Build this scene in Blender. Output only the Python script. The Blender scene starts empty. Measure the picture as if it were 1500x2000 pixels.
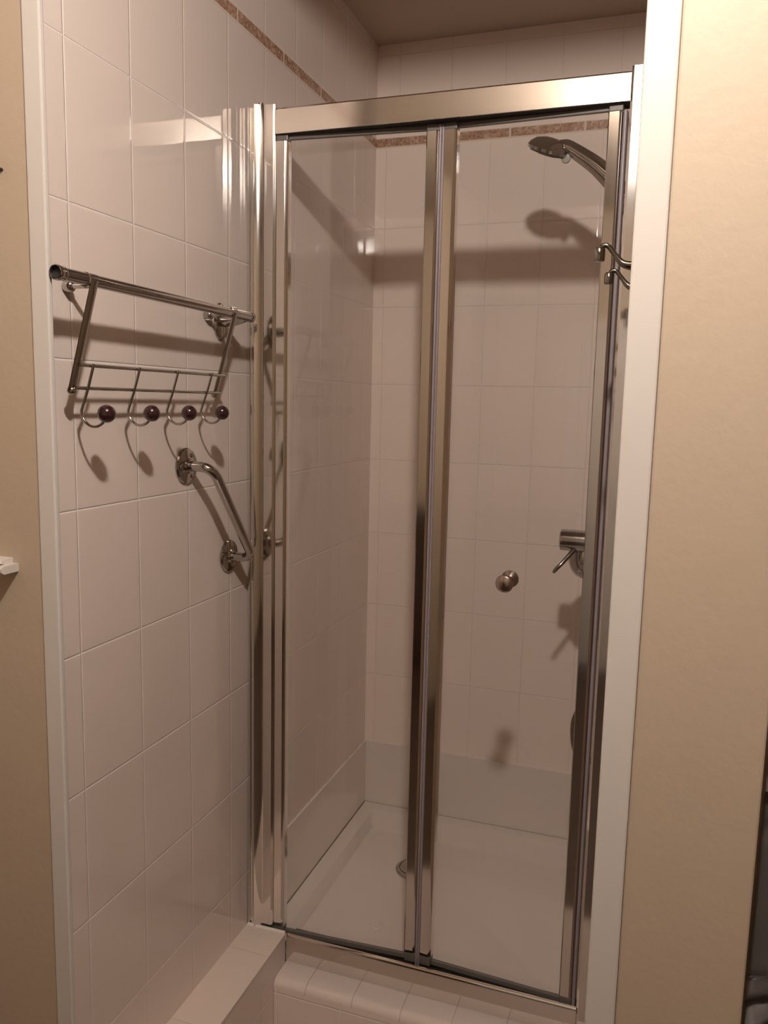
import bpy, bmesh, math, random
from mathutils import Vector, Matrix
random.seed(4)
PI = math.pi
S = bpy.context.scene
COL = S.collection

# ---------------------------------------------------------------- camera
cd = bpy.data.cameras.new('camera')
cam = bpy.data.objects.new('camera', cd)
COL.objects.link(cam)
cd.sensor_fit = 'VERTICAL'
cd.sensor_height = 24.0
cd.lens = 1573.1 * 24.0 / 2000.0
cd.clip_start = 0.02
right = Vector((0.946, 0.324, 0.022)).normalized()
fwd = Vector((-0.318, 0.938, -0.135))
fwd = (fwd - right * fwd.dot(right)).normalized()
up = right.cross(fwd).normalized()
M = Matrix((right, up, -fwd)).transposed().to_4x4()
M.translation = Vector((0.9241, -1.1098, 1.1923))
cam.matrix_world = M
S.camera = cam

# ---------------------------------------------------------------- world, exposure, lamp strength
w = bpy.data.worlds.new('world')
S.world = w
w.use_nodes = True
w.node_tree.nodes['Background'].inputs[0].default_value = (0.006, 0.005, 0.004, 1)
w.node_tree.nodes['Background'].inputs[1].default_value = 1.0
S.view_settings.view_transform = 'Standard'
S.view_settings.look = 'None'
S.view_settings.gamma = 1.0
S.view_settings.use_curve_mapping = False
S.view_settings.exposure = 0.0
LAMP_POS = Vector((0.86, -0.80, 2.12))
LAMP_RADIUS = 0.036
LAMP_COLOR = (1.0, 0.885, 0.80)
LAMP_STRENGTH = 1300.0
S.cycles.max_bounces = 14
S.cycles.transparent_max_bounces = 24
S.cycles.diffuse_bounces = 6
S.cycles.glossy_bounces = 6
S.cycles.caustics_reflective = False
S.cycles.caustics_refractive = False

# ---------------------------------------------------------------- main measures (metres)
TW, TH = 0.1702, 0.25          # tile pitch
W = 0.896                      # width of the recess
D = 1.457                      # back tile wall
CEIL = 2.3097
FLOOR = -0.40
YF = -0.122                    # face of the front wall
XL, XR = 0.0615, 0.880         # opening of the front wall
XC = 1.0645                    # outside corner at the right
TRAY = -0.222                  # rim of the tray
LEDGE = -0.143
HEAD = 2.147                   # underside of the wall above the opening

# ---------------------------------------------------------------- helpers
def link(name, me, parent=None):
    o = bpy.data.objects.new(name, me)
    COL.objects.link(o)
    if parent is not None:
        o.parent = parent
        o.matrix_parent_inverse = Matrix.Identity(4)
    return o

def obj(name, bm, mats, parent=None, smooth=None):
    bmesh.ops.recalc_face_normals(bm, faces=bm.faces)
    me = bpy.data.meshes.new(name)
    bm.to_mesh(me)
    bm.free()
    if not isinstance(mats, (list, tuple)):
        mats = [mats]
    for m in mats:
        me.materials.append(m)
    if smooth is not None:
        for p in me.polygons:
            p.use_smooth = True
        me.set_sharp_from_angle(angle=math.radians(smooth))
    return link(name, me, parent)

def tag(o, label, cat=None, group=None):
    o['label'] = label
    if cat: o['category'] = cat
    if group: o['group'] = group
    return o

def thing(name, label, cat, loc=(0, 0, 0), group=None):
    o = bpy.data.objects.new(name, None)
    COL.objects.link(o)
    o.location = loc
    o.empty_display_size = 0.05
    return tag(o, label, cat, group)

def struct(o):
    o['kind'] = 'structure'
    return o

def box(bm, x0, x1, y0, y1, z0, z1, bev=0.0, mat=0, seg=2):
    r = bmesh.ops.create_cube(bm, size=1.0)
    vs = r['verts']
    for v in vs:
        v.co = Vector((x0 + (v.co.x + .5) * (x1 - x0), y0 + (v.co.y + .5) * (y1 - y0), z0 + (v.co.z + .5) * (z1 - z0)))
    fs = list({f for v in vs for f in v.link_faces})
    for f in fs: f.material_index = mat
    if bev > 0:
        es = list({e for v in vs for e in v.link_edges})
        r2 = bmesh.ops.bevel(bm, geom=es, offset=bev, segments=seg, profile=0.5, affect='EDGES')
        for f in r2['faces']: f.material_index = mat
    return fs

def prism(bm, pts, axis, a, b, mat=0):
    """pts: polygon in the other two axes (in xyz order); extruded along axis from a to b"""
    def mk(p, t):
        if axis == 'z': return Vector((p[0], p[1], t))
        if axis == 'x': return Vector((t, p[0], p[1]))
        return Vector((p[0], t, p[1]))
    va = [bm.verts.new(mk(p, a)) for p in pts]
    vb = [bm.verts.new(mk(p, b)) for p in pts]
    n = len(pts)
    fs = []
    for i in range(n):
        fs.append(bm.faces.new((va[i], va[(i + 1) % n], vb[(i + 1) % n], vb[i])))
    fs.append(bm.faces.new(va[::-1]))
    fs.append(bm.faces.new(vb))
    for f in fs: f.material_index = mat
    return fs

def arc(cx, cy, r, a0, a1, n=8):
    return [(cx + r * math.cos(math.radians(a0 + (a1 - a0) * i / n)), cy + r * math.sin(math.radians(a0 + (a1 - a0) * i / n))) for i in range(n + 1)]

def fillet(pts, r, n=8):
    pts = [Vector(p) for p in pts]
    out = [pts[0]]
    for i in range(1, len(pts) - 1):
        p, a, b = pts[i], pts[i - 1], pts[i + 1]
        da, db = (a - p), (b - p)
        la, lb = da.length, db.length
        da.normalize(); db.normalize()
        ang = da.angle(db)
        d = min(r / math.tan(ang / 2), la * .48, lb * .48)
        rr = d * math.tan(ang / 2)
        c = p + (da + db).normalized() * (rr / math.sin(ang / 2))
        s, e = p + da * d - c, p + db * d - c
        for k in range(n + 1):
            out.append(c + s.normalized().slerp(e.normalized(), k / n) * rr)
    out.append(pts[-1])
    return out

def spline(pts, n=8):
    pts = [Vector(p) for p in pts]
    P = [pts[0] * 2 - pts[1]] + pts + [pts[-1] * 2 - pts[-2]]
    out = []
    for i in range(1, len(P) - 2):
        a, b, c, d = P[i - 1], P[i], P[i + 1], P[i + 2]
        for k in range(n):
            t = k / n
            out.append(.5 * ((2 * b) + (c - a) * t + (2 * a - 5 * b + 4 * c - d) * t * t + (3 * b - a - 3 * c + d) * t ** 3))
    out.append(pts[-1])
    return out

def tube(bm, path, r, seg=16, caps=True, sx=1.0, sy=1.0, upv=None):
    path = [Vector(p) for p in path]
    n = len(path)
    rad = r if isinstance(r, (list, tuple)) else [r] * n
    tang = []
    for i in range(n):
        t = path[min(i + 1, n - 1)] - path[max(i - 1, 0)]
        tang.append(t.normalized())
    u = Vector(upv) if upv else (Vector((0, 0, 1)) if abs(tang[0].z) < .9 else Vector((1, 0, 0)))
    rings = []
    for i in range(n):
        t = tang[i]
        u = (u - t * u.dot(t)).normalized()
        v = t.cross(u)
        rings.append([bm.verts.new(path[i] + (u * math.cos(2 * PI * k / seg) * sx + v * math.sin(2 * PI * k / seg) * sy) * rad[i]) for k in range(seg)])
    for i in range(n - 1):
        for k in range(seg):
            bm.faces.new((rings[i][k], rings[i][(k + 1) % seg], rings[i + 1][(k + 1) % seg], rings[i + 1][k]))
    if caps:
        bm.faces.new(rings[0][::-1])
        bm.faces.new(rings[-1])

def lathe(bm, prof, origin, axis, seg=32, sx=1.0, sy=1.0, upv=None):
    """prof: list of (radius, height along axis)"""
    ax = Vector(axis).normalized()
    u = Vector(upv) if upv else (Vector((0, 0, 1)) if abs(ax.z) < .9 else Vector((1, 0, 0)))
    u = (u - ax * u.dot(ax)).normalized()
    v = ax.cross(u)
    o = Vector(origin)
    rings = []
    for r, h in prof:
        if r < 1e-6:
            rings.append([bm.verts.new(o + ax * h)])
        else:
            rings.append([bm.verts.new(o + ax * h + (u * math.cos(2 * PI * k / seg) * sx + v * math.sin(2 * PI * k / seg) * sy) * r) for k in range(seg)])
    for a, b in zip(rings, rings[1:]):
        for k in range(seg):
            k2 = (k + 1) % seg
            if len(a) == 1 and len(b) == 1: continue
            if len(a) == 1: bm.faces.new((a[0], b[k2], b[k]))
            elif len(b) == 1: bm.faces.new((a[k], a[k2], b[0]))
            else: bm.faces.new((a[k], a[k2], b[k2], b[k]))
    if len(rings[0]) > 1: bm.faces.new(rings[0][::-1])
    if len(rings[-1]) > 1: bm.faces.new(rings[-1])

def ball(bm, c, r, seg=24, rings=16):
    bmesh.ops.create_uvsphere(bm, u_segments=seg, v_segments=rings, radius=r, matrix=Matrix.Translation(Vector(c)))

# ---------------------------------------------------------------- materials
def new_mat(name):
    m = bpy.data.materials.new(name)
    m.use_nodes = True
    nt = m.node_tree
    return m, nt, nt.nodes['Principled BSDF']

def plain(name, col, rough=.5, metal=0.0, spec=.5, bump=0.0, bscale=80.0, coat=0.0, var=0.0):
    m, nt, b = new_mat(name)
    b.inputs['Base Color'].default_value = (*col, 1)
    b.inputs['Roughness'].default_value = rough
    b.inputs['Metallic'].default_value = metal
    b.inputs['Specular IOR Level'].default_value = spec
    b.inputs['Coat Weight'].default_value = coat
    b.inputs['Coat Roughness'].default_value = .05
    if bump > 0 or var > 0:
        g = nt.nodes.new('ShaderNodeNewGeometry')
        n = nt.nodes.new('ShaderNodeTexNoise')
        n.inputs['Scale'].default_value = bscale
        n.inputs['Detail'].default_value = 4
        nt.links.new(g.outputs['Position'], n.inputs['Vector'])
        if bump > 0:
            bp = nt.nodes.new('ShaderNodeBump')
            bp.inputs['Strength'].default_value = .5
            bp.inputs['Distance'].default_value = bump
            nt.links.new(n.outputs['Fac'], bp.inputs['Height'])
            nt.links.new(bp.outputs['Normal'], b.inputs['Normal'])
        if var > 0:
            n2 = nt.nodes.new('ShaderNodeTexNoise')
            n2.inputs['Scale'].default_value = 3.0
            nt.links.new(g.outputs['Position'], n2.inputs['Vector'])
            mx = nt.nodes.new('ShaderNodeMix'); mx.data_type = 'RGBA'
            mx.inputs[6].default_value = (*[c * (1 - var) for c in col], 1)
            mx.inputs[7].default_value = (*[min(1, c * (1 + var)) for c in col], 1)
            nt.links.new(n2.outputs['Fac'], mx.inputs[0])
            nt.links.new(mx.outputs[2], b.inputs['Base Color'])
    return m

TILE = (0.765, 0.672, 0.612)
TILE_BACK_LIFTED = (0.885, 0.775, 0.700)  # same tile, colour raised to brighten the dim shower interior
def tile_mat(name, axis, off, zoff=0.0, tw=TW, th=TH, col=TILE, gap=0.0019, rough=.045, gcol=(.89, .82, .77), vaxis='Z'):
    m, nt, b = new_mat(name)
    N, L = nt.nodes, nt.links
    g = N.new('ShaderNodeNewGeometry')
    sp = N.new('ShaderNodeSeparateXYZ'); L.new(g.outputs['Position'], sp.inputs[0])
    a1 = N.new('ShaderNodeMath'); a1.operation = 'SUBTRACT'; L.new(sp.outputs[axis], a1.inputs[0]); a1.inputs[1].default_value = off - 20 * tw
    a2 = N.new('ShaderNodeMath'); a2.operation = 'SUBTRACT'; L.new(sp.outputs[vaxis], a2.inputs[0]); a2.inputs[1].default_value = zoff - 20 * th
    cb = N.new('ShaderNodeCombineXYZ'); L.new(a1.outputs[0], cb.inputs[0]); L.new(a2.outputs[0], cb.inputs[1])
    br = N.new('ShaderNodeTexBrick')
    br.offset = 0.0; br.squash = 1.0
    L.new(cb.outputs[0], br.inputs['Vector'])
    br.inputs['Scale'].default_value = 1.0
    br.inputs['Brick Width'].default_value = tw
    br.inputs['Row Height'].default_value = th
    br.inputs['Mortar Size'].default_value = gap
    br.inputs['Mortar Smooth'].default_value = .6
    br.inputs['Color1'].default_value = (*[c * .985 for c in col], 1)
    br.inputs['Color2'].default_value = (*[min(1, c * 1.015) for c in col], 1)
    br.inputs['Mortar'].default_value = (*gcol, 1)
    L.new(br.outputs['Color'], b.inputs['Base Color'])
    # roughness: glazed tile, matt joint
    mr = N.new('ShaderNodeMapRange'); L.new(br.outputs['Fac'], mr.inputs[0]); mr.inputs[3].default_value = rough; mr.inputs[4].default_value = .12
    L.new(mr.outputs[0], b.inputs['Roughness'])
    inv = N.new('ShaderNodeMath'); inv.operation = 'SUBTRACT'; inv.inputs[0].default_value = 1; L.new(br.outputs['Fac'], inv.inputs[1])
    bp = N.new('ShaderNodeBump'); bp.inputs['Strength'].default_value = .55; bp.inputs['Distance'].default_value = .0020
    L.new(inv.outputs[0], bp.inputs['Height'])
    b2 = N.new('ShaderNodeTexBrick'); b2.offset = 0.0; b2.squash = 1.0
    L.new(cb.outputs[0], b2.inputs['Vector'])
    b2.inputs['Scale'].default_value = 1.0; b2.inputs['Brick Width'].default_value = tw; b2.inputs['Row Height'].default_value = th
    b2.inputs['Mortar Size'].default_value = .0045; b2.inputs['Mortar Smooth'].default_value = 1.0
    iv2 = N.new('ShaderNodeMath'); iv2.operation = 'SUBTRACT'; iv2.inputs[0].default_value = 1; L.new(b2.outputs['Fac'], iv2.inputs[1])
    bpp = N.new('ShaderNodeBump'); bpp.inputs['Strength'].default_value = 1.0; bpp.inputs['Distance'].default_value = .00028
    L.new(iv2.outputs[0], bpp.inputs['Height']); L.new(bpp.outputs['Normal'], bp.inputs['Normal'])
    ns = N.new('ShaderNodeTexNoise'); ns.inputs['Scale'].default_value = 9.0; ns.inputs['Detail'].default_value = 1.0
    L.new(g.outputs['Position'], ns.inputs['Vector'])
    bp2 = N.new('ShaderNodeBump'); bp2.inputs['Strength'].default_value = .25; bp2.inputs['Distance'].default_value = .003
    L.new(ns.outputs['Fac'], bp2.inputs['Height']); L.new(bp.outputs['Normal'], bp2.inputs['Normal'])
    L.new(bp2.outputs['Normal'], b.inputs['Normal'])
    b.inputs['Specular IOR Level'].default_value = .5
    return m

def border_mat(name, axis, off, pitch):
    m, nt, b = new_mat(name)
    N, L = nt.nodes, nt.links
    g = N.new('ShaderNodeNewGeometry')
    sp = N.new('ShaderNodeSeparateXYZ'); L.new(g.outputs['Position'], sp.inputs[0])
    a1 = N.new('ShaderNodeMath'); a1.operation = 'SUBTRACT'; L.new(sp.outputs[axis], a1.inputs[0]); a1.inputs[1].default_value = off - 20 * pitch
    a2 = N.new('ShaderNodeMath'); a2.operation = 'SUBTRACT'; L.new(sp.outputs['Z'], a2.inputs[0]); a2.inputs[1].default_value = 2.0
    cb = N.new('ShaderNodeCombineXYZ'); L.new(a1.outputs[0], cb.inputs[0]); L.new(a2.outputs[0], cb.inputs[1])
    br = N.new('ShaderNodeTexBrick'); br.offset = 0
    L.new(cb.outputs[0], br.inputs['Vector'])
    br.inputs['Scale'].default_value = 1; br.inputs['Brick Width'].default_value = pitch; br.inputs['Row Height'].default_value = .031
    br.inputs['Mortar Size'].default_value = .0035; br.inputs['Mortar Smooth'].default_value = .2
    vo = N.new('ShaderNodeTexVoronoi'); vo.inputs['Scale'].default_value = 160; L.new(g.outputs['Position'], vo.inputs['Vector'])
    no = N.new('ShaderNodeTexNoise'); no.inputs['Scale'].default_value = 45; L.new(g.outputs['Position'], no.inputs['Vector'])
    mx = N.new('ShaderNodeMix'); mx.data_type = 'RGBA'; mx.blend_type = 'MIX'
    ad = N.new('ShaderNodeMath'); ad.operation = 'MULTIPLY'; L.new(vo.outputs['Color'], ad.inputs[0]); L.new(no.outputs['Fac'], ad.inputs[1])
    rp = N.new('ShaderNodeValToRGB')
    rp.color_ramp.elements[0].position = .05; rp.color_ramp.elements[0].color = (.30, .165, .105, 1)
    rp.color_ramp.elements[1].position = .6; rp.color_ramp.elements[1].color = (.66, .46, .35, 1)
    L.new(ad.outputs[0], rp.inputs[0])
    L.new(br.outputs['Fac'], mx.inputs[0]); L.new(rp.outputs[0], mx.inputs[6]); mx.inputs[7].default_value = (.74, .62, .52, 1)
    L.new(mx.outputs[2], b.inputs['Base Color'])
    b.inputs['Roughness'].default_value = .18
    bp = N.new('ShaderNodeBump'); bp.inputs['Strength'].default_value = .3; bp.inputs['Distance'].default_value = .0008
    L.new(vo.outputs['Distance'], bp.inputs['Height']); L.new(bp.outputs['Normal'], b.inputs['Normal'])
    return m

def glass_mat(name, tint=(.997, .998, .996)):
    m = bpy.data.materials.new(name); m.use_nodes = True
    nt = m.node_tree; N, L = nt.nodes, nt.links
    N.remove(N['Principled BSDF'])
    out = N['Material Output']
    tr = N.new('ShaderNodeBsdfTransparent'); tr.inputs[0].default_value = (*tint, 1)
    gl = N.new('ShaderNodeBsdfGlossy'); gl.inputs['Roughness'].default_value = .0; gl.inputs[0].default_value = (1, 1, 1, 1)
    lw = N.new('ShaderNodeLayerWeight')
    pw = N.new('ShaderNodeMath'); pw.operation = 'POWER'; L.new(lw.outputs['Facing'], pw.inputs[0]); pw.inputs[1].default_value = 5
    ma = N.new('ShaderNodeMath'); ma.operation = 'MULTIPLY_ADD'; L.new(pw.outputs[0], ma.inputs[0]); ma.inputs[1].default_value = .96; ma.inputs[2].default_value = .034
    mx = N.new('ShaderNodeMixShader'); L.new(ma.outputs[0], mx.inputs[0]); L.new(tr.outputs[0], mx.inputs[1]); L.new(gl.outputs[0], mx.inputs[2])
    L.new(mx.outputs[0], out.inputs['Surface'])
    return m

def brushed(name, col, rough, axis):
    m, nt, b = new_mat(name)
    b.inputs['Base Color'].default_value = (*col, 1)
    b.inputs['Metallic'].default_value = 1
    N, L = nt.nodes, nt.links
    g = N.new('ShaderNodeNewGeometry')
    mp = N.new('ShaderNodeMapping'); L.new(g.outputs['Position'], mp.inputs[0])
    sc = [260, 260, 260]; sc['xyz'.index(axis)] = 2.0
    mp.inputs['Scale'].default_value = sc
    n = N.new('ShaderNodeTexNoise'); n.inputs['Scale'].default_value = 1; n.inputs['Detail'].default_value = 2; L.new(mp.outputs[0], n.inputs['Vector'])
    mr = N.new('ShaderNodeMapRange'); L.new(n.outputs['Fac'], mr.inputs[0]); mr.inputs[3].default_value = rough * .75; mr.inputs[4].default_value = rough * 1.25
    L.new(mr.outputs[0], b.inputs['Roughness'])
    bp = N.new('ShaderNodeBump'); bp.inputs['Strength'].default_value = .04; bp.inputs['Distance'].default_value = .0005
    L.new(n.outputs['Fac'], bp.inputs['Height']); L.new(bp.outputs['Normal'], b.inputs['Normal'])
    return m

def wood_mat(name, c1, c2, rough):
    m, nt, b = new_mat(name)
    N, L = nt.nodes, nt.links
    g = N.new('ShaderNodeNewGeometry')
    mp = N.new('ShaderNodeMapping'); mp.inputs['Scale'].default_value = (9, .8, 9); L.new(g.outputs['Position'], mp.inputs[0])
    n = N.new('ShaderNodeTexNoise'); n.inputs['Scale'].default_value = 3; n.inputs['Detail'].default_value = 5; L.new(mp.outputs[0], n.inputs['Vector'])
    mx = N.new('ShaderNodeMix'); mx.data_type = 'RGBA'; L.new(n.outputs['Fac'], mx.inputs[0])
    mx.inputs[6].default_value = (*c1, 1); mx.inputs[7].default_value = (*c2, 1)
    L.new(mx.outputs[2], b.inputs['Base Color'])
    b.inputs['Roughness'].default_value = rough
    return m

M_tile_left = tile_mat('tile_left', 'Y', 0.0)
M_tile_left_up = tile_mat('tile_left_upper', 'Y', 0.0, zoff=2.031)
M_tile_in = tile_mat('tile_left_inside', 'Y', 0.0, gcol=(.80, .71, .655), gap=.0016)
M_tile_back = tile_mat('tile_back', 'X', 0.034, col=TILE_BACK_LIFTED, tw=.169, gcol=(.87, .775, .71), gap=.0016)
M_tile_back_up = tile_mat('tile_back_upper', 'X', 0.075, col=TILE_BACK_LIFTED, zoff=2.027, tw=.169, gcol=(.87, .775, .71), gap=.0016)
M_border_left = border_mat('border_left', 'Y', 0.5537, .2272)
M_border_back = border_mat('border_back', 'X', 0.432, .2235)
M_tile_sill = tile_mat('tile_sill', 'X', 0.07, tw=.1213, th=.5, zoff=-.40, gap=.0010, rough=.16, gcol=(.55, .46, .40))
M_tile_sillface = tile_mat('tile_sill_face', 'X', 0.116, zoff=-.01)
M_floortile = tile_mat('tile_floor', 'X', 0.05, tw=.2, th=.2, vaxis='Y', col=(.43, .36, .315), gcol=(.5, .43, .38), rough=.25)
M_tile_ledge = tile_mat('tile_ledge', 'Y', 0.30, zoff=-.012)
M_tile_ledgetop = tile_mat('tile_ledge_top', 'Y', 0.50, tw=.25, th=.6, zoff=-.3, vaxis='X', rough=.2, col=(.78, .68, .60), gcol=(.55, .46, .40), gap=.0006)
M_beige = plain('beige_paint', (.495, .403, .303), .55, bump=.0012, bscale=60, var=.02)
M_trim = plain('white_gloss_paint', (.635, .603, .565), .32, bump=.0002, bscale=30)
M_ceiling = plain('ceiling_paint', (.46, .385, .315), .85, bump=.0003, bscale=120)
M_chrome = plain('chrome', (.50, .47, .445), .06, metal=1)
M_chrome_soft = plain('satin_chrome', (.50, .47, .445), .14, metal=1)
M_chrome_dark = plain('dark_chrome', (.30, .28, .255), .10, metal=1)
M_alu = brushed('polished_aluminium', (.80, .77, .735), .085, 'z')
M_alu_rail = brushed('aluminium_rail', (.80, .76, .71), .15, 'x')
M_alu_trk = brushed('aluminium_track', (.80, .76, .72), .07, 'x')
M_glass = glass_mat('clear_glass')
M_rubber_shade = plain('dark_rubber_and_shade', (.018, .015, .014), .6)  # dark rubber of the peg, reused as painted shade in hollows
M_gasket = plain('grey_gasket', (.30, .25, .265), .35)
M_grey_plastic = plain('grey_plastic', (.16, .145, .13), .35)
M_white = plain('white_acrylic', (.76, .70, .645), .16, coat=.3)
M_panel = plain('white_upstand_panel', (.77, .71, .655), .22)
M_knob = plain('dark_red_wood_knob', (.030, .008, .010), .12, coat=.8)
M_ivory = plain('ivory_plastic', (.62, .50, .33), .35)
M_knob_reflection = plain('chrome_brown_reflection', (.50, .41, .37), .20, metal=1)  # chrome knob with its brown reflection put into the base colour
M_silicone = plain('white_sealant', (.80, .74, .68), .4)
M_floor = wood_mat('dark_wood_floor', (.035, .020, .013), (.075, .045, .030), .35)
M_brass = plain('lamp_holder_white', (.75, .72, .68), .4)
M_tabgrey = plain('pale_grey_plastic', (.36, .34, .31), .4)

# lamp bulb: the only thing that gives off light
M_bulb, nt_, b_ = new_mat('lit_bulb')
b_.inputs['Base Color'].default_value = (.9, .9, .9, 1)
b_.inputs['Emission Color'].default_value = (*LAMP_COLOR, 1)
b_.inputs['Emission Strength'].default_value = LAMP_STRENGTH

# ================================================================ SETTING
def wall_panel(bm, axis, at, back, u0, u1, bands):
    """vertical slab with horizontal material bands; bands = [(z0, z1, mat)]"""
    for z0, z1, mi in bands:
        if axis == 'x':
            box(bm, min(at, back), max(at, back), u0, u1, z0, z1, mat=mi)
        else:
            box(bm, u0, u1, min(at, back), max(at, back), z0, z1, mat=mi)

bands = [(FLOOR, 2.0, 0), (2.0, 2.031, 1), (2.031, CEIL, 2)]
bandb = [(FLOOR, 1.999, 0), (1.999, 2.030, 1), (2.030, CEIL, 2)]
bm = bmesh.new(); wall_panel(bm, 'x', 0.0, -.06, YF + .012, .61, bands); wall_panel(bm, 'x', 0.0, -.06, .61, D + .06, [(FLOOR, 2.0, 3), (2.0, 2.031, 1), (2.031, CEIL, 2)])
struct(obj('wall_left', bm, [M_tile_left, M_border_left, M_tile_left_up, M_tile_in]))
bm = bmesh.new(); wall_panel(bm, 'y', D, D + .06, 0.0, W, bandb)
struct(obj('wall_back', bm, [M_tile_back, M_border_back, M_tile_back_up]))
bm = bmesh.new(); wall_panel(bm, 'x', W, W + .06, .61, D + .06, bands); box(bm, W, W + .06, YF + .02, .61, FLOOR, CEIL, mat=3)
struct(obj('wall_right', bm, [M_tile_left, M_border_left, M_tile_left_up, M_beige]))

bm = bmesh.new(); box(bm, -.40, -.06, YF + .004, -.05, FLOOR, CEIL); box(bm, -.06, .0295, YF + .004, YF + .012, FLOOR, CEIL)
struct(obj('wall_front_left', bm, M_beige))
bm = bmesh.new(); box(bm, .917, XC, YF + .004, YF + .019, FLOOR, CEIL, bev=.003)
struct(obj('wall_front_right', bm, M_beige))
bm = bmesh.new(); box(bm, .0295, XL, YF, YF + .010, FLOOR, CEIL, bev=.0025)
struct(obj('trim_1', bm, M_trim))
bm = bmesh.new(); box(bm, XR, .917, YF, YF + .019, FLOOR, CEIL, bev=.0025)
struct(obj('trim_2', bm, M_trim))
bm = bmesh.new(); box(bm, XL, XR, YF + .004, YF + .020, HEAD, CEIL)
struct(obj('wall_front_top', bm, M_beige))
bm = bmesh.new(); box(bm, -.46, 3.26, -2.66, D + .06, CEIL, CEIL + .05)
struct(obj('ceiling', bm, M_ceiling))
bm = bmesh.new(); box(bm, -.46, 3.26, -2.66, D + .06, FLOOR - .05, FLOOR)
box(bm, .001, W - .001, YF + .012, .525, FLOOR, FLOOR + .006, mat=1)
struct(obj('floor', bm, [M_floor, M_floortile]))
bm = bmesh.new(); box(bm, -.46, 3.26, -2.66, -2.6, FLOOR, CEIL)
struct(obj('wall_room_rear', bm, M_beige))
bm = bmesh.new(); box(bm, -.46, -.40, -2.6, -.05, FLOOR, CEIL)
struct(obj('wall_room_left', bm, M_beige))
bm = bmesh.new(); box(bm, 3.2, 3.26, -2.6, .62, FLOOR, CEIL)
struct(obj('wall_room_right', bm, M_beige))
bm = bmesh.new(); box(bm, W + .06, 3.2, .56, .62, FLOOR, CEIL)
struct(obj('wall_recess', bm, M_beige))

# panelled door added in the unseen rear wall for the glass to reflect
d = bpy.data.objects.new('reflection_door', None); COL.objects.link(d); d.location = (.50, -2.6, FLOOR); struct(d)
bm = bmesh.new(); box(bm, -.38, .38, .0, .022, .01, 2.0, bev=.003)
obj('door_leaf', bm, M_trim, d)
for px, pz, pw, ph in ((-.17, .55, .24, .7), (.17, .55, .24, .7), (-.17, 1.45, .24, .75), (.17, 1.45, .24, .75)):
    bm = bmesh.new(); box(bm, px - pw / 2, px + pw / 2, .02, .03, pz - ph / 2, pz + ph / 2, bev=.006)
    obj('door_moulding', bm, M_trim, d)
bm = bmesh.new()
box(bm, -.46, -.385, .0, .03, 0, 2.09, bev=.005); box(bm, .385, .46, .0, .03, 0, 2.09, bev=.005); box(bm, -.385, .385, .0, .03, 2.01, 2.09, bev=.005)
obj('door_frame', bm, M_trim, d)
bm = bmesh.new(); tube(bm, fillet([(.31, .02, 1.0), (.31, .07, 1.0), (.20, .07, 1.0)], .015), .009)
obj('door_handle', bm, M_chrome, d, smooth=40)

# white upstand panels round the tray
for nm, args in (('baseboard_left', (.0, .007, .66, D, TRAY - .002, .0035)), ('baseboard_back', (.007, W - .007, D - .007, D, TRAY - .002, .0045)), ('baseboard_right', (W - .007, W, .66, D, TRAY - .002, .0035))):
    bm = bmesh.new(); box(bm, *args, bev=.0012)
    struct(obj(nm, bm, M_panel))

# ================================================================ BUILT-IN SILL AND LEDGE
sill = thing('tiled_sill', 'pink beige tiled step under the shower door with rounded front edge', 'sill', (.5, .6, FLOOR))
bm = bmesh.new()
prof = [(.665, FLOOR), (.665, TRAY - .003)] + [(y, z) for y, z in arc(.549, TRAY - .003 - .020, .020, 90, 180, 10)] + [(.529, FLOOR)]
fs = prism(bm, prof, 'x', .108, W)
for f in fs:
    n = f.normal if f.normal.length else f.calc_center_median()
    c = f.calc_center_median()
    f.material_index = 1 if (c.z < TRAY - .026 and abs(c.y - .529) < .004) else 0
o = obj('sill_tiles', bm, [M_tile_sill, M_tile_sillface], sill, smooth=30)
o.location = -Vector(sill.location)

ledge = thing('tiled_ledge', 'low tiled boxed ledge running along the left wall towards the shower', 'ledge', (.053, .25, FLOOR))
bm = bmesh.new()
box(bm, .0, .107, YF + .013, .594, FLOOR, LEDGE - .008, mat=0)
o = obj('ledge_face', bm, M_tile_ledge, ledge); o.location = -Vector(ledge.location)
bm = bmesh.new()
box(bm, .0, .109, YF + .013, .594, LEDGE - .008, LEDGE, bev=.0012)
o = obj('ledge_top', bm, M_tile_ledgetop, ledge); o.location = -Vector(ledge.location)
bm = bmesh.new()
tube(bm, [(.003, .592, LEDGE + .001), (.107, .592, LEDGE + .001)], .004, 8)
o = obj('sealant_bead', bm, M_silicone, ledge, smooth=60); o.location = -Vector(ledge.location)

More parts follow.
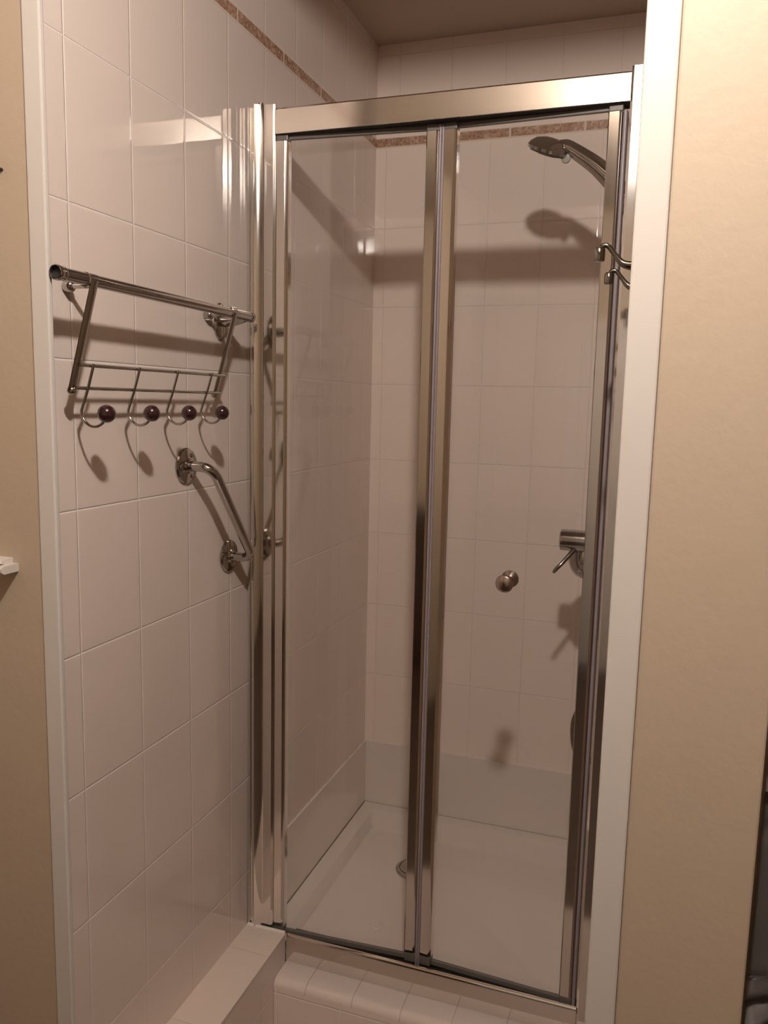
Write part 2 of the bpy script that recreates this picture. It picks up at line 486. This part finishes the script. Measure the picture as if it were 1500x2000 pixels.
# ================================================================ SHOWER TRAY
tray = thing('shower_tray', 'white shower tray behind the glass door, round drain near its middle', 'shower tray', (W / 2, 1.05, FLOOR))
def rr_ring(bm, x0, x1, y0, y1, r, z, n=6):
    vs = []
    for cx, cy, a in ((x1 - r, y1 - r, 0), (x0 + r, y1 - r, 90), (x0 + r, y0 + r, 180), (x1 - r, y0 + r, 270)):
        for i in range(n + 1):
            t = math.radians(a + 90 * i / n)
            vs.append(bm.verts.new((cx + r * math.cos(t), cy + r * math.sin(t), z)))
    return vs
bm = bmesh.new()
X0, X1, Y0, Y1 = .0075, W - .0075, .667, D - .0075
rings = [rr_ring(bm, X0, X1, Y0, Y1, .002, FLOOR + .002), rr_ring(bm, X0, X1, Y0, Y1, .002, TRAY - .004), rr_ring(bm, X0 + .003, X1 - .003, Y0 + .003, Y1 - .003, .003, TRAY),
         rr_ring(bm, X0 + .045, X1 - .045, Y0 + .030, Y1 - .042, .03, TRAY), rr_ring(bm, X0 + .049, X1 - .049, Y0 + .034, Y1 - .048, .03, TRAY - .003),
         rr_ring(bm, X0 + .066, X1 - .066, Y0 + .05, Y1 - .080, .03, TRAY - .036), rr_ring(bm, X0 + .085, X1 - .085, Y0 + .07, Y1 - .105, .03, TRAY - .045)]
for a, b in zip(rings, rings[1:]):
    for k in range(len(a)):
        bm.faces.new((a[k], a[(k + 1) % len(a)], b[(k + 1) % len(a)], b[k]))
bm.faces.new(rings[-1])
ZT = TRAY - .045
o = obj('basin', bm, M_white, tray, smooth=35); o.location = -Vector(tray.location)
bm = bmesh.new()
lathe(bm, [(.059, .0), (.059, .004), (.055, .007), (.049, .0075), (.047, .004), (.046, .004)], (.279, 1.17, ZT), (0, 0, 1), 40)
dr = obj('drain_ring', bm, M_chrome, tray, smooth=35); dr.location = -Vector(tray.location)
bm = bmesh.new()
lathe(bm, [(.0445, .003), (.045, .009), (.040, .013), (.022, .0165), (.0, .0175)], (.279, 1.17, ZT), (0, 0, 1), 40)
o = obj('drain_cap', bm, plain('white_drain_cap', (.52, .47, .42), .2, metal=.6), tray, smooth=35); o.location = -Vector(tray.location)
bm = bmesh.new()
tube(bm, [(.256 + .0165 * math.cos(t * PI / 12), .874 + .0165 * math.sin(t * PI / 12), ZT) for t in range(25)], .0016, 6, caps=False)
tube(bm, [(.250, .874, ZT), (.256, .880, ZT), (.262, .874, ZT)], .0012, 6)
o = obj('moulded_mark', bm, M_panel, tray, smooth=60); o.location = -Vector(tray.location)

# ================================================================ SHOWER ENCLOSURE
enc = thing('shower_enclosure', 'two panel folding glass shower door in a polished aluminium frame', 'shower door', (.448, .62, TRAY))
EO = -Vector(enc.location)
def part(name, bm, m, smooth=None, parent=None):
    o = obj(name, bm, m, parent or enc, smooth)
    if parent is None: o.location = EO
    return o
ZJ = 1.843
def jamb_profile(mirror):
    # x from wall, rounded tube edge at .022-.040, flat face, y front .594
    p = [(.020, .640), (.020, .5885), (.0212, .5872)] + arc(.0222 - .0225, .5872 + .0585, .0627, -69, -50, 8) + [(.0415, .598), (.0635, .598), (.068, .6008), (.068, .640)]
    return [(W - x, y) for x, y in p][::-1] if mirror else p
def channel_profile(mirror):
    p = [(.0005, .6455), (.0005, .596), (.003, .592), (.008, .592), (.0085, .597), (.012, .597), (.0125, .593), (.017, .593), (.0195, .597), (.0195, .6455)]
    return [(W - x, y) for x, y in p][::-1] if mirror else p
for mir, zb in ((False, LEDGE + .001), (True, TRAY - .002)):
    bm = bmesh.new(); prism(bm, channel_profile(mir), 'z', zb, ZJ - .004)
    part('wall_channel', bm, M_alu, 30)
    bm = bmesh.new(); prism(bm, jamb_profile(mir), 'z', zb, ZJ)
    j = part('jamb', bm, M_alu, 9)
    bm = bmesh.new()
    sx = (lambda x: W - x) if mir else (lambda x: x)
    tube(bm, [(sx(.0305), .604, ZJ), (sx(.0305), .604, ZJ + .006)], .006, 14)
    obj('screw_cap', bm, M_chrome, j, 40)

# top rail: inverted channel
def bar_profile(pts, x0, x1):
    bm = bmesh.new(); prism(bm, pts, 'x', x0, x1); return bm
ZB, ZTp = 1.7795, 1.8345
rail = [(.598, ZB), (.598, ZTp - .004), (.602, ZTp), (.655, ZTp), (.657, ZTp - .002), (.657, ZB + .004), (.654, ZB + .004), (.654, ZTp - .004), (.6015, ZTp - .004), (.6015, ZB)]
part('top_rail', bar_profile(rail, .0682, W - .0682), M_alu_rail, 30)
part('rail_shade_strip', bar_profile([(.6018, ZB + .010), (.6536, ZB + .010), (.6536, ZTp - .0045), (.6018, ZTp - .0045)], .069, W - .069), M_rubber_shade)  # near-black strip stands in for the shade up inside the rail
# bottom track: channel open upwards
trk = [(.600, TRAY - .003), (.597, TRAY + .002), (.597, -.158), (.5985, -.153), (.6015, -.150), (.604, -.150), (.604, -.190), (.655, -.190), (.655, -.172), (.658, -.172), (.660, TRAY - .003)]
part('bottom_track', bar_profile(trk, .1085, W - .0682), M_alu_trk, 30)
part('track_shade_strip', bar_profile([(.6045, -.1895), (.6545, -.1895), (.6545, -.178), (.6045, -.178)], .1085, W - .0682), M_rubber_shade)  # near-black strip paints the shade down in the track slot

PZ0, PZ1 = -.163, 1.7800
SW = .0285
def door_panel(ax, ay, bx, by, left_dark, knob=None):
    a, b = Vector((ax, ay, 0)), Vector((bx, by, 0))
    L = (b - a).length
    ang = math.atan2(b.y - a.y, b.x - a.x)
    bm = bmesh.new(); box(bm, SW - .004, L - SW + .004, -.0025, .0025, PZ0 + .004, PZ1 - .004)
    g = obj('glass_panel', bm, M_glass, enc)
    g.matrix_local = Matrix.Translation(a + Vector(EO)) @ Matrix.Rotation(ang, 4, 'Z')
    for x0, x1, inner in ((0, SW, SW), (L - SW, L, L - SW)):
        sgn = 1 if x0 == 0 else -1
        bm = bmesh.new()
        # flat front face with a small rounded lip on the glass side
        pr = [(x0, .012), (x0, -.010), (x0 + .002, -.012), (x1 - .0075, -.012), (x1 - .0045, -.0106), (x1 - .0020, -.0091), (x1 - .0002, -.0078), (x1, -.0070), (x1, .012)]
        prism(bm, pr, 'z', PZ0 + .024, PZ1 - .014)
        s = obj('stile', bm, M_alu, g, 14)
        for z0, z1 in ((PZ0, PZ0 + .024), (PZ1 - .014, PZ1)):
            bm = bmesh.new(); box(bm, x0 + .0005, x1 - .0005, -.0115, .0115, z0, z1, bev=.002)
            obj('end_cap', bm, M_grey_plastic, g)
    for z0, z1, nm in ((PZ0 + .001, PZ0 + .013, 'bottom_seal'), (PZ1 - .010, PZ1 - .001, 'top_seal')):
        bm = bmesh.new(); box(bm, SW, L - SW, -.0045, .0045, z0, z1, bev=.001)
        obj(nm, bm, M_grey_plastic, g)
    if left_dark:
        bm = bmesh.new(); prism(bm, [(-.0085, .006), (-.0085, -.012)] + arc(-.0045, -.012, .004, 180, 360, 6) + [(-.0005, .006)], 'z', PZ0, PZ1 - .014)
        obj('edge_gasket', bm, M_gasket, g, 40)
    else:
        bm = bmesh.new(); prism(bm, [(L + .0005, .006), (L + .0005, -.012)] + arc(L + .0045, -.012, .004, 180, 360, 6) + [(L + .0085, .006)], 'z', PZ0, PZ1 - .014)
        obj('edge_gasket', bm, M_gasket, g, 40)
    if knob is not None:
        kx, kz = knob
        for sg in (-1, 1):
            bm = bmesh.new()
            lathe(bm, [(.012, .0026), (.012, .005), (.008, .007), (.0075, .014), (.0135, .018), (.0190, .0225), (.0200, .0275), (.0180, .0320), (.013, .0345), (.006, .0356), (.0, .0358)], (kx, 0, kz), (0, sg, 0), 32)
            k = obj('knob', bm, M_knob_reflection, g, 30)
    return g
gl = door_panel(.0665, .617, .4395, .640, True)
gr = door_panel(.4505, .640, .8165, .621, False, knob=(.1745, .806))
bm = bmesh.new(); prism(bm, arc(.4422, .630, .0030, 0, 330, 10), 'z', PZ0 - .006, PZ1 - .002); prism(bm, arc(.4482, .630, .0026, 0, 330, 10), 'z', PZ0 - .006, PZ1 - .002)
part('hinge_gasket', bm, M_gasket, 40)

# ================================================================ TOWEL BAR AND HOOK RACK ON THE LEFT WALL
BX, BZ = .0735, 1.370
bar = rack = thing('hook_rack', 'chrome towel bar with hanging rack of four hooks ending in wine red balls', 'hook rack', (0, .17, BZ))
BO = -Vector(bar.location)
def bp_(name, bm, m, sm=40, par=None):
    o = obj(name, bm, m, par or bar, sm)
    if par is None: o.location = BO
    return o
bm = bmesh.new(); tube(bm, [(BX, -.112, BZ), (BX, .470, BZ - .003)], .0098, 24)
bp_('bar', bm, M_chrome)
bm = bmesh.new(); lathe(bm, [(.0, .0075), (.0098, .0075), (.0100, .0005), (.0108, 0), (.0116, .001), (.0116, .007), (.0104, .010), (.0112, .014), (.0106, .017), (.0099, .018)], (BX, -.1205, BZ), (0, 1, 0), 24)
cl_ = bp_('collar', bm, M_chrome)
bm = bmesh.new(); lathe(bm, [(.0097, 0), (.0097, .001)], (BX, -.1140, BZ), (0, 1, 0), 24)
obj('collar_shade_disc', bm, M_rubber_shade, cl_, 40)  # black disc stands in for the shaded hollow of the bar end
bm = bmesh.new(); lathe(bm, [(.0100, 0), (.0108, .002), (.0108, .013), (.008, .017), (.004, .019), (.0, .0192)], (BX, .466, BZ - .003), (0, 1, 0), 24)
bp_('end_cap', bm, M_chrome)
bm = bmesh.new(); lathe(bm, [(1, 0), (1, .003), (.93, .006), (.7, .008), (.0, .009)], (0, .470, BZ - .012), (1, 0, 0), 32, sx=.040, sy=.024, upv=(0, 0, 1))
bp_('wall_plate', bm, M_chrome)
bm = bmesh.new(); tube(bm, spline([(.004, .468, BZ - .010), (.025, .466, BZ - .012), (.050, .464, BZ - .009), (BX, .462, BZ - .003)]), [.013 - .004 * i / 24 for i in range(25)], 16)
bp_('bracket_arm', bm, M_chrome)

RO = -Vector(rack.location)
def rp(name, bm, m, sm=40, par=None):
    o = obj(name, bm, m, par or rack, sm)
    if par is None: o.location = RO
    return o
A_TOP, A_BOT = Vector((.0835, 0, 1.368)), Vector((.034, 0, 1.200))
for ya in (-.045, .392):
    bm = bmesh.new()
    dirv = (A_BOT - A_TOP).normalized()
    nrm = dirv.cross(Vector((0, 1, 0))).normalized()
    # flat strap with rounded foot
    path = [A_TOP + Vector((0, ya, 0)), A_BOT + Vector((0, ya, 0))]
    tube(bm, [path[0], path[0].lerp(path[1], .5), path[1]], 1.0, 14, sx=.0035, sy=.0085, upv=nrm)
    ball(bm, path[1], .0076, 14, 10)
    # sleeve round the bar
    rp('arm', bm, M_chrome)
    bm = bmesh.new()
    lathe(bm, [(.0098, -.011), (.0112, -.010), (.0112, .010), (.0098, .011)], (BX, ya, BZ - .0008), (0, 1, 0), 24)
    rp('sleeve', bm, M_chrome)
    bm = bmesh.new()
    lathe(bm, [(.0, .0005), (.008, .001), (.0095, .004), (.0095, .014), (.0075, .017), (.0045, .019), (.0045, .062)], (0, -.014 if ya < 0 else .411, BZ - .004), (1, 0, 0), 20)
    rp('wall_stop', bm, M_chrome)
def on_arm(z, off=.0):
    t = (A_TOP.z - z) / (A_TOP.z - A_BOT.z)
    return A_TOP.x + (A_BOT.x - A_TOP.x) * t + off
for z in (1.240, 1.204):
    bm = bmesh.new(); tube(bm, [(on_arm(z, .006), -.045, z), (on_arm(z, .006), .402, z)], .0030, 12)
    rp('cross_wire', bm, M_chrome)
for yk in (-.020, .102, .221, .342):
    bm = bmesh.new()
    zb = 1.168
    x0 = on_arm(zb, .0065)
    xk = .080
    cx = (x0 + xk) / 2; r = (xk - x0) / 2
    path = [Vector((on_arm(1.243, .011), yk, 1.243)), Vector((on_arm(1.205, .010), yk, 1.205)), Vector((x0, yk, zb))]
    for i in range(1, 15):
        t = PI + PI * .92 * i / 14
        path.append(Vector((cx + r * math.cos(t), yk, zb + r * 1.05 * math.sin(t))))
    tube(bm, path, .0025, 12)
    h = rp('hook', bm, M_chrome)
    bm = bmesh.new(); ball(bm, (xk, yk, 1.164), .0146, 28, 18)
    k = obj('ball_knob', bm, M_knob, h, 60)
    k['label'] = 'wine red ball knob'

# ================================================================ GRAB BAR
grab = thing('grab_bar', 'angled chrome grab bar on the left tiled wall below the hook rack', 'grab bar', (0, .41, .94))
GO = -Vector(grab.location)
P1, P2 = Vector((0, .330, 1.053)), Vector((0, .503, .834))
bm = bmesh.new()
so = Vector((.064, 0, 0))
tube(bm, fillet([P1 + Vector((.003, 0, 0)), P1 + so, P2 + so, P2 + Vector((.003, 0, 0))], .040, 10), .0105, 24)
o = obj('tube', bm, M_chrome, grab, 40); o.location = GO
for P in (P1, P2):
    bm = bmesh.new(); lathe(bm, [(.0375, .0003), (.0375, .003), (.035, .006), (.030, .0075), (.016, .0085), (.013, .012), (.0105, .0125)], P, (1, 0, 0), 40)
    fl = obj('flange', bm, M_chrome, grab, 30); fl.location = GO
    for k in range(3):
        a = math.radians(60 + 120 * k)
        c = P + Vector((.0078, .0245 * math.cos(a), .0245 * math.sin(a)))
        bm = bmesh.new(); lathe(bm, [(.0055, -.001), (.0052, .0012), (.003, .0026), (0, .003)], c, (1, 0, 0), 14)
        obj('screw', bm, M_chrome, fl, 40)

# ================================================================ COAT HOOKS ON THE RIGHT WALL
def coat_hook(y, zt, label):
    t = thing('coat_hook', label, 'hook', (W, y, zt), 'small chrome hooks on the right wall')
    bm = bmesh.new(); lathe(bm, [(.016, .0), (.016, .003), (.012, .006), (.008, .009), (.006, .010)], (0, 0, -.022), (-1, 0, 0), 24)
    obj('base_plate', bm, M_chrome_dark, t, 35)
    p = spline([(-.006, 0, -.022), (-.024, 0, -.024), (-.038, 0, -.020), (-.050, 0, -.006), (-.058, 0, .0035), (-.0655, 0, .004), (-.069, 0, -.001)], 6)
    n = len(p)
    bm = bmesh.new(); tube(bm, p, [.0085 - .0049 * min(1, i / (n * .45)) for i in range(n)], 14)
    obj('arm', bm, M_chrome_dark, t, 50)
    bm = bmesh.new(); lathe(bm, [(.0, .004), (.006, .0035), (.0078, .001), (.0078, -.012), (.007, -.0150), (0, -.0155)], (-.0695, 0, -.002), (0, 0, 1), 20)
    obj('tip', bm, M_chrome_dark, t, 40)
coat_hook(.10, 1.413, 'chrome coat hook on the right wall, the nearer and higher of two')
coat_hook(.315, 1.412, 'chrome coat hook on the right wall, the farther and lower of two')

cab = thing('reflection_cabinet', 'unseen low dark cabinet added for the door frame to reflect', 'cabinet', (-.10, -2.4, FLOOR))  # added out of view so the stiles get a dark reflection
bm = bmesh.new(); box(bm, -.28, .24, -.18, .17, .0, .93, bev=.004)
obj('body', bm, M_floor, cab)
bm = bmesh.new(); box(bm, -.295, .255, -.19, .19, .93, .955, bev=.006)
obj('top', bm, M_floor, cab)
for xx in (-.275, -.015):
    bm = bmesh.new(); box(bm, xx, xx + .25, .17, .188, .06, .91, bev=.004)
    dd = obj('door', bm, M_floor, cab)
    bm = bmesh.new(); ball(bm, (xx + (.22 if xx < -.1 else .03), .196, .6), .012, 14, 10)
    obj('knob', bm, M_chrome, dd, 60)

# ================================================================ SHOWER FITTINGS
hs = thing('hand_shower', 'chrome hand shower head tilted down at upper right behind the glass', 'shower head', (.66, .98, 1.80))
HO = -Vector(hs.location)
hc = Vector((.6215, .985, 1.8205))
nf = Vector((-.33, .30, -.90)).normalized()        # spray direction
bm = bmesh.new()
lathe(bm, [(.0, -.024), (.018, -.0225), (.038, -.016), (.050, -.005), (.0545, .003), (.052, .010), (.045, .012)], hc, nf, 40)
o = obj('head', bm, M_chrome, hs, 40); o.location = HO
bm = bmesh.new()
lathe(bm, [(.046, .010), (.045, .0145), (.026, .0135), (.025, .018), (.012, .018), (.011, .016), (.0, .016)], hc, nf, 40)
for k in range(16):
    a = 2 * PI * k / 16
    u = nf.orthogonal().normalized(); v = nf.cross(u)
    lathe(bm, [(.0022, .013), (.0014, .0165), (0, .0167)], hc + (u * math.cos(a) + v * math.sin(a)) * .033, nf, 8)
o = obj('spray_face', bm, M_grey_plastic, hs, 35); o.location = HO
bm = bmesh.new()
hp = spline([hc + Vector((.016, 0, .004)), (.668, .983, 1.816), (.705, .981, 1.792), (.742, .980, 1.764), (.775, .980, 1.731), (.803, .980, 1.696), (.822, .980, 1.664)], 6)
n = len(hp)
rad = [.012 + .0065 * min(1, i / 5) + .0052 * min(1, max(0, (i - 8) / 14)) for i in range(n)]
tube(bm, hp, rad, 20, sx=.95, sy=1.1, upv=(.4, 0, .9))
o = obj('handle', bm, M_chrome, hs, 60); o.location = HO
bm = bmesh.new()
lc = Vector((.664, .975, 1.789))
lathe(bm, [(.0, -.005), (.010, -.004), (.0115, 0), (.010, .004), (0, .005)], lc, (0, 1, .2), 18)
o = obj('spray_lever', bm, M_tabgrey, hs, 40); o.location = HO

riser = thing('shower_riser_rail', 'vertical chrome riser rail holding the hand shower on the right shower wall', 'riser rail', (W, .98, 1.0))
ROi = -Vector(riser.location)
bm = bmesh.new(); tube(bm, [(.850, .98, 1.06), (.850, .98, 1.74)], .0095, 18)
o = obj('rail', bm, M_chrome, riser, 40); o.location = ROi
for z in (1.09, 1.71):
    bm = bmesh.new(); lathe(bm, [(.019, 0), (.019, .004), (.011, .008), (.011, .034)], (W, .98, z), (-1, 0, 0), 20)
    o = obj('bracket', bm, M_chrome, riser, 40); o.location = ROi
bm = bmesh.new(); lathe(bm, [(.010, -.018), (.016, -.016), (.016, .016), (.010, .018)], (.850, .98, 1.650), (0, 0, 1), 20)
tube(bm, [(.846, .98, 1.655), (.8385, .98, 1.653)], .008, 12)
o = obj('slider', bm, M_chrome, riser, 40); o.location = ROi

hose = obj('shower_hose', bmesh.new(), M_chrome)
bm = bmesh.new()
tube(bm, spline([(.8225, .976, 1.652), (.8245, .958, 1.60), (.822, .945, 1.35), (.815, .935, 1.0), (.812, .925, .70), (.778, .92, .46), (.760, .93, .38), (.768, .95, .30), (.805, .97, .27), (.838, .99, .35), (.846, 1.01, .55), (.846, 1.03, .688)], 8), .0068, 12)
bmesh.ops.recalc_face_normals(bm, faces=bm.faces); bm.to_mesh(hose.data); bm.free()
for p in hose.data.polygons: p.use_smooth = True
hose.data.materials.clear(); hose.data.materials.append(plain('dark_hose_metal', (.30, .26, .23), .22, metal=1, bump=.0008, bscale=300))
tag(hose, 'flexible metal shower hose looping down behind the right door stile', 'hose')

mix = thing('shower_mixer', 'chrome shower mixer with round handle and thin lever, right of glass knob', 'shower mixer', (W, 1.02, .80))
MO = -Vector(mix.location)
bm = bmesh.new(); lathe(bm, [(.0, .0), (.020, .0), (.027, .003), (.028, .008), (.028, .10), (.024, .104)], (.694, 1.0, .848), (1, 0, 0), 36)
o = obj('handle', bm, M_chrome_soft, mix, 35); o.location = MO
bm = bmesh.new(); tube(bm, [(.735, .985, .828), (.722, .974, .812), (.706, .962, .792), (.692, .953, .776), (.687, .950, .768)], [.0062, .0058, .0055, .0052, .003], 14)
o = obj('lever', bm, M_chrome_dark, mix, 50); o.location = MO
bm = bmesh.new(); lathe(bm, [(.0, .0), (.020, .002), (.040, .010), (.055, .024), (.062, .042), (.064, .07), (.064, W - .712 - .0005)], (.712, 1.055, .800), (1, 0, 0), 40)
o = obj('cover_dome', bm, M_chrome, mix, 45); o.location = MO
bm = bmesh.new(); tube(bm, [(.79, 1.012, .848), (.85, 1.02, .840), (.88, 1.03, .83)], .02, 16)
o = obj('neck', bm, M_chrome, mix, 50); o.location = MO
bm = bmesh.new(); tube(bm, [(.846, 1.03, .745), (.846, 1.03, .690)], .010, 14)
o = obj('hose_outlet', bm, M_chrome, mix, 50); o.location = MO

# ================================================================ ON THE FRONT WALLS AND IN THE ROOM
shelf = thing('wall_shelf', 'cream moulded ledge end sticking out on the beige wall at far left', 'shelf', (-.25, YF, .92))
SO = -Vector(shelf.location)
yf = YF + .004
bm = bmesh.new()
pr = [(yf, .9165), (yf - .030, .9165), (yf - .036, .9205), (yf - .036, .926), (yf - .030, .9290), (yf, .9290)]
prism(bm, pr, 'x', -.38, -.0165)
o = obj('lower_moulding', bm, M_trim, shelf); o.location = SO
bm = bmesh.new()
pr = [(yf, .9290), (yf - .018, .9290), (yf - .026, .9315), (yf - .022, .935), (yf, .9375)]
prism(bm, pr, 'x', -.38, -.0275)
o = obj('upper_moulding', bm, M_trim, shelf); o.location = SO

peg = obj('wall_peg', bmesh.new(), M_rubber_shade)
bm = bmesh.new(); lathe(bm, [(.0025, 0), (.0025, .006), (.0045, .008), (.0045, .013), (0, .015)], (-.0185, yf, 1.519), (0, -1, 0), 16)
bmesh.ops.recalc_face_normals(bm, faces=bm.faces); bm.to_mesh(peg.data); bm.free()
tag(peg, 'tiny dark peg on the beige wall at the left edge of the photo', 'peg')

cloth = bpy.data.meshes.new('hanging_cloth')
bm = bmesh.new()
nx, nz = 46, 150
x0c, x1c, z0c, z1c = 1.072, 1.62, -.20, 1.25
gv = []
for i in range(nz + 1):
    row = []
    z = z0c + (z1c - z0c) * i / nz
    for k in range(nx + 1):
        x = x0c + (x1c - x0c) * k / nx
        y = -.082 + .007 * math.sin(x * 34 + 1.3 * math.sin(z * 2.1)) + .005 * math.sin(x * 11 + z * 5)
        low = max(0.0, min(1.0, (.50 - z) / .06))
        y += .010 * low * math.sin(z * 190 + 5 * math.sin(x * 9)) + .004 * low * math.sin(z * 85 + x * 40)
        y -= .010 * math.exp(-((z - .738) / .006) ** 2) - .008 * math.exp(-((z - .684) / .005) ** 2)
        row.append(bm.verts.new((x, y, z)))
    gv.append(row)
for i in range(nz):
    for k in range(nx):
        bm.faces.new((gv[i][k], gv[i][k + 1], gv[i + 1][k + 1], gv[i + 1][k]))
bmesh.ops.solidify(bm, geom=bm.faces[:], thickness=.003)
M_cloth = plain('dark_grey_satin', (.26, .24, .235), .28, metal=.2, spec=.6)
ct = thing('hanging_curtain', 'dark grey shiny curtain seen past the wall corner at lower right', 'curtain', (1.35, -.082, 1.27))
o = obj('fabric', bm, M_cloth, ct, 60); o.location = -Vector(ct.location)
bm = bmesh.new(); tube(bm, [(W + .061, -.082, 1.258), (1.80, -.082, 1.258)], .009, 14)
o = obj('curtain_rod', bm, M_chrome, ct, 40); o.location = -Vector(ct.location)

lamp = thing('ceiling_lamp', 'lit bulb on a short ceiling holder above the camera', 'lamp', (LAMP_POS.x, LAMP_POS.y, CEIL))
LO = -Vector(lamp.location)
bm = bmesh.new(); bmesh.ops.create_icosphere(bm, subdivisions=3, radius=LAMP_RADIUS, matrix=Matrix.Translation(LAMP_POS))
o = obj('bulb', bm, M_bulb, lamp, 60); o.location = LO
bm = bmesh.new(); lathe(bm, [(.016, .032), (.020, .036), (.020, .085), (.009, .095), (.006, .10), (.006, .165), (.048, .172), (.050, CEIL - LAMP_POS.z - .0005)], LAMP_POS, (0, 0, 1), 24)
o = obj('lamp_holder', bm, M_brass, lamp, 40); o.location = LO
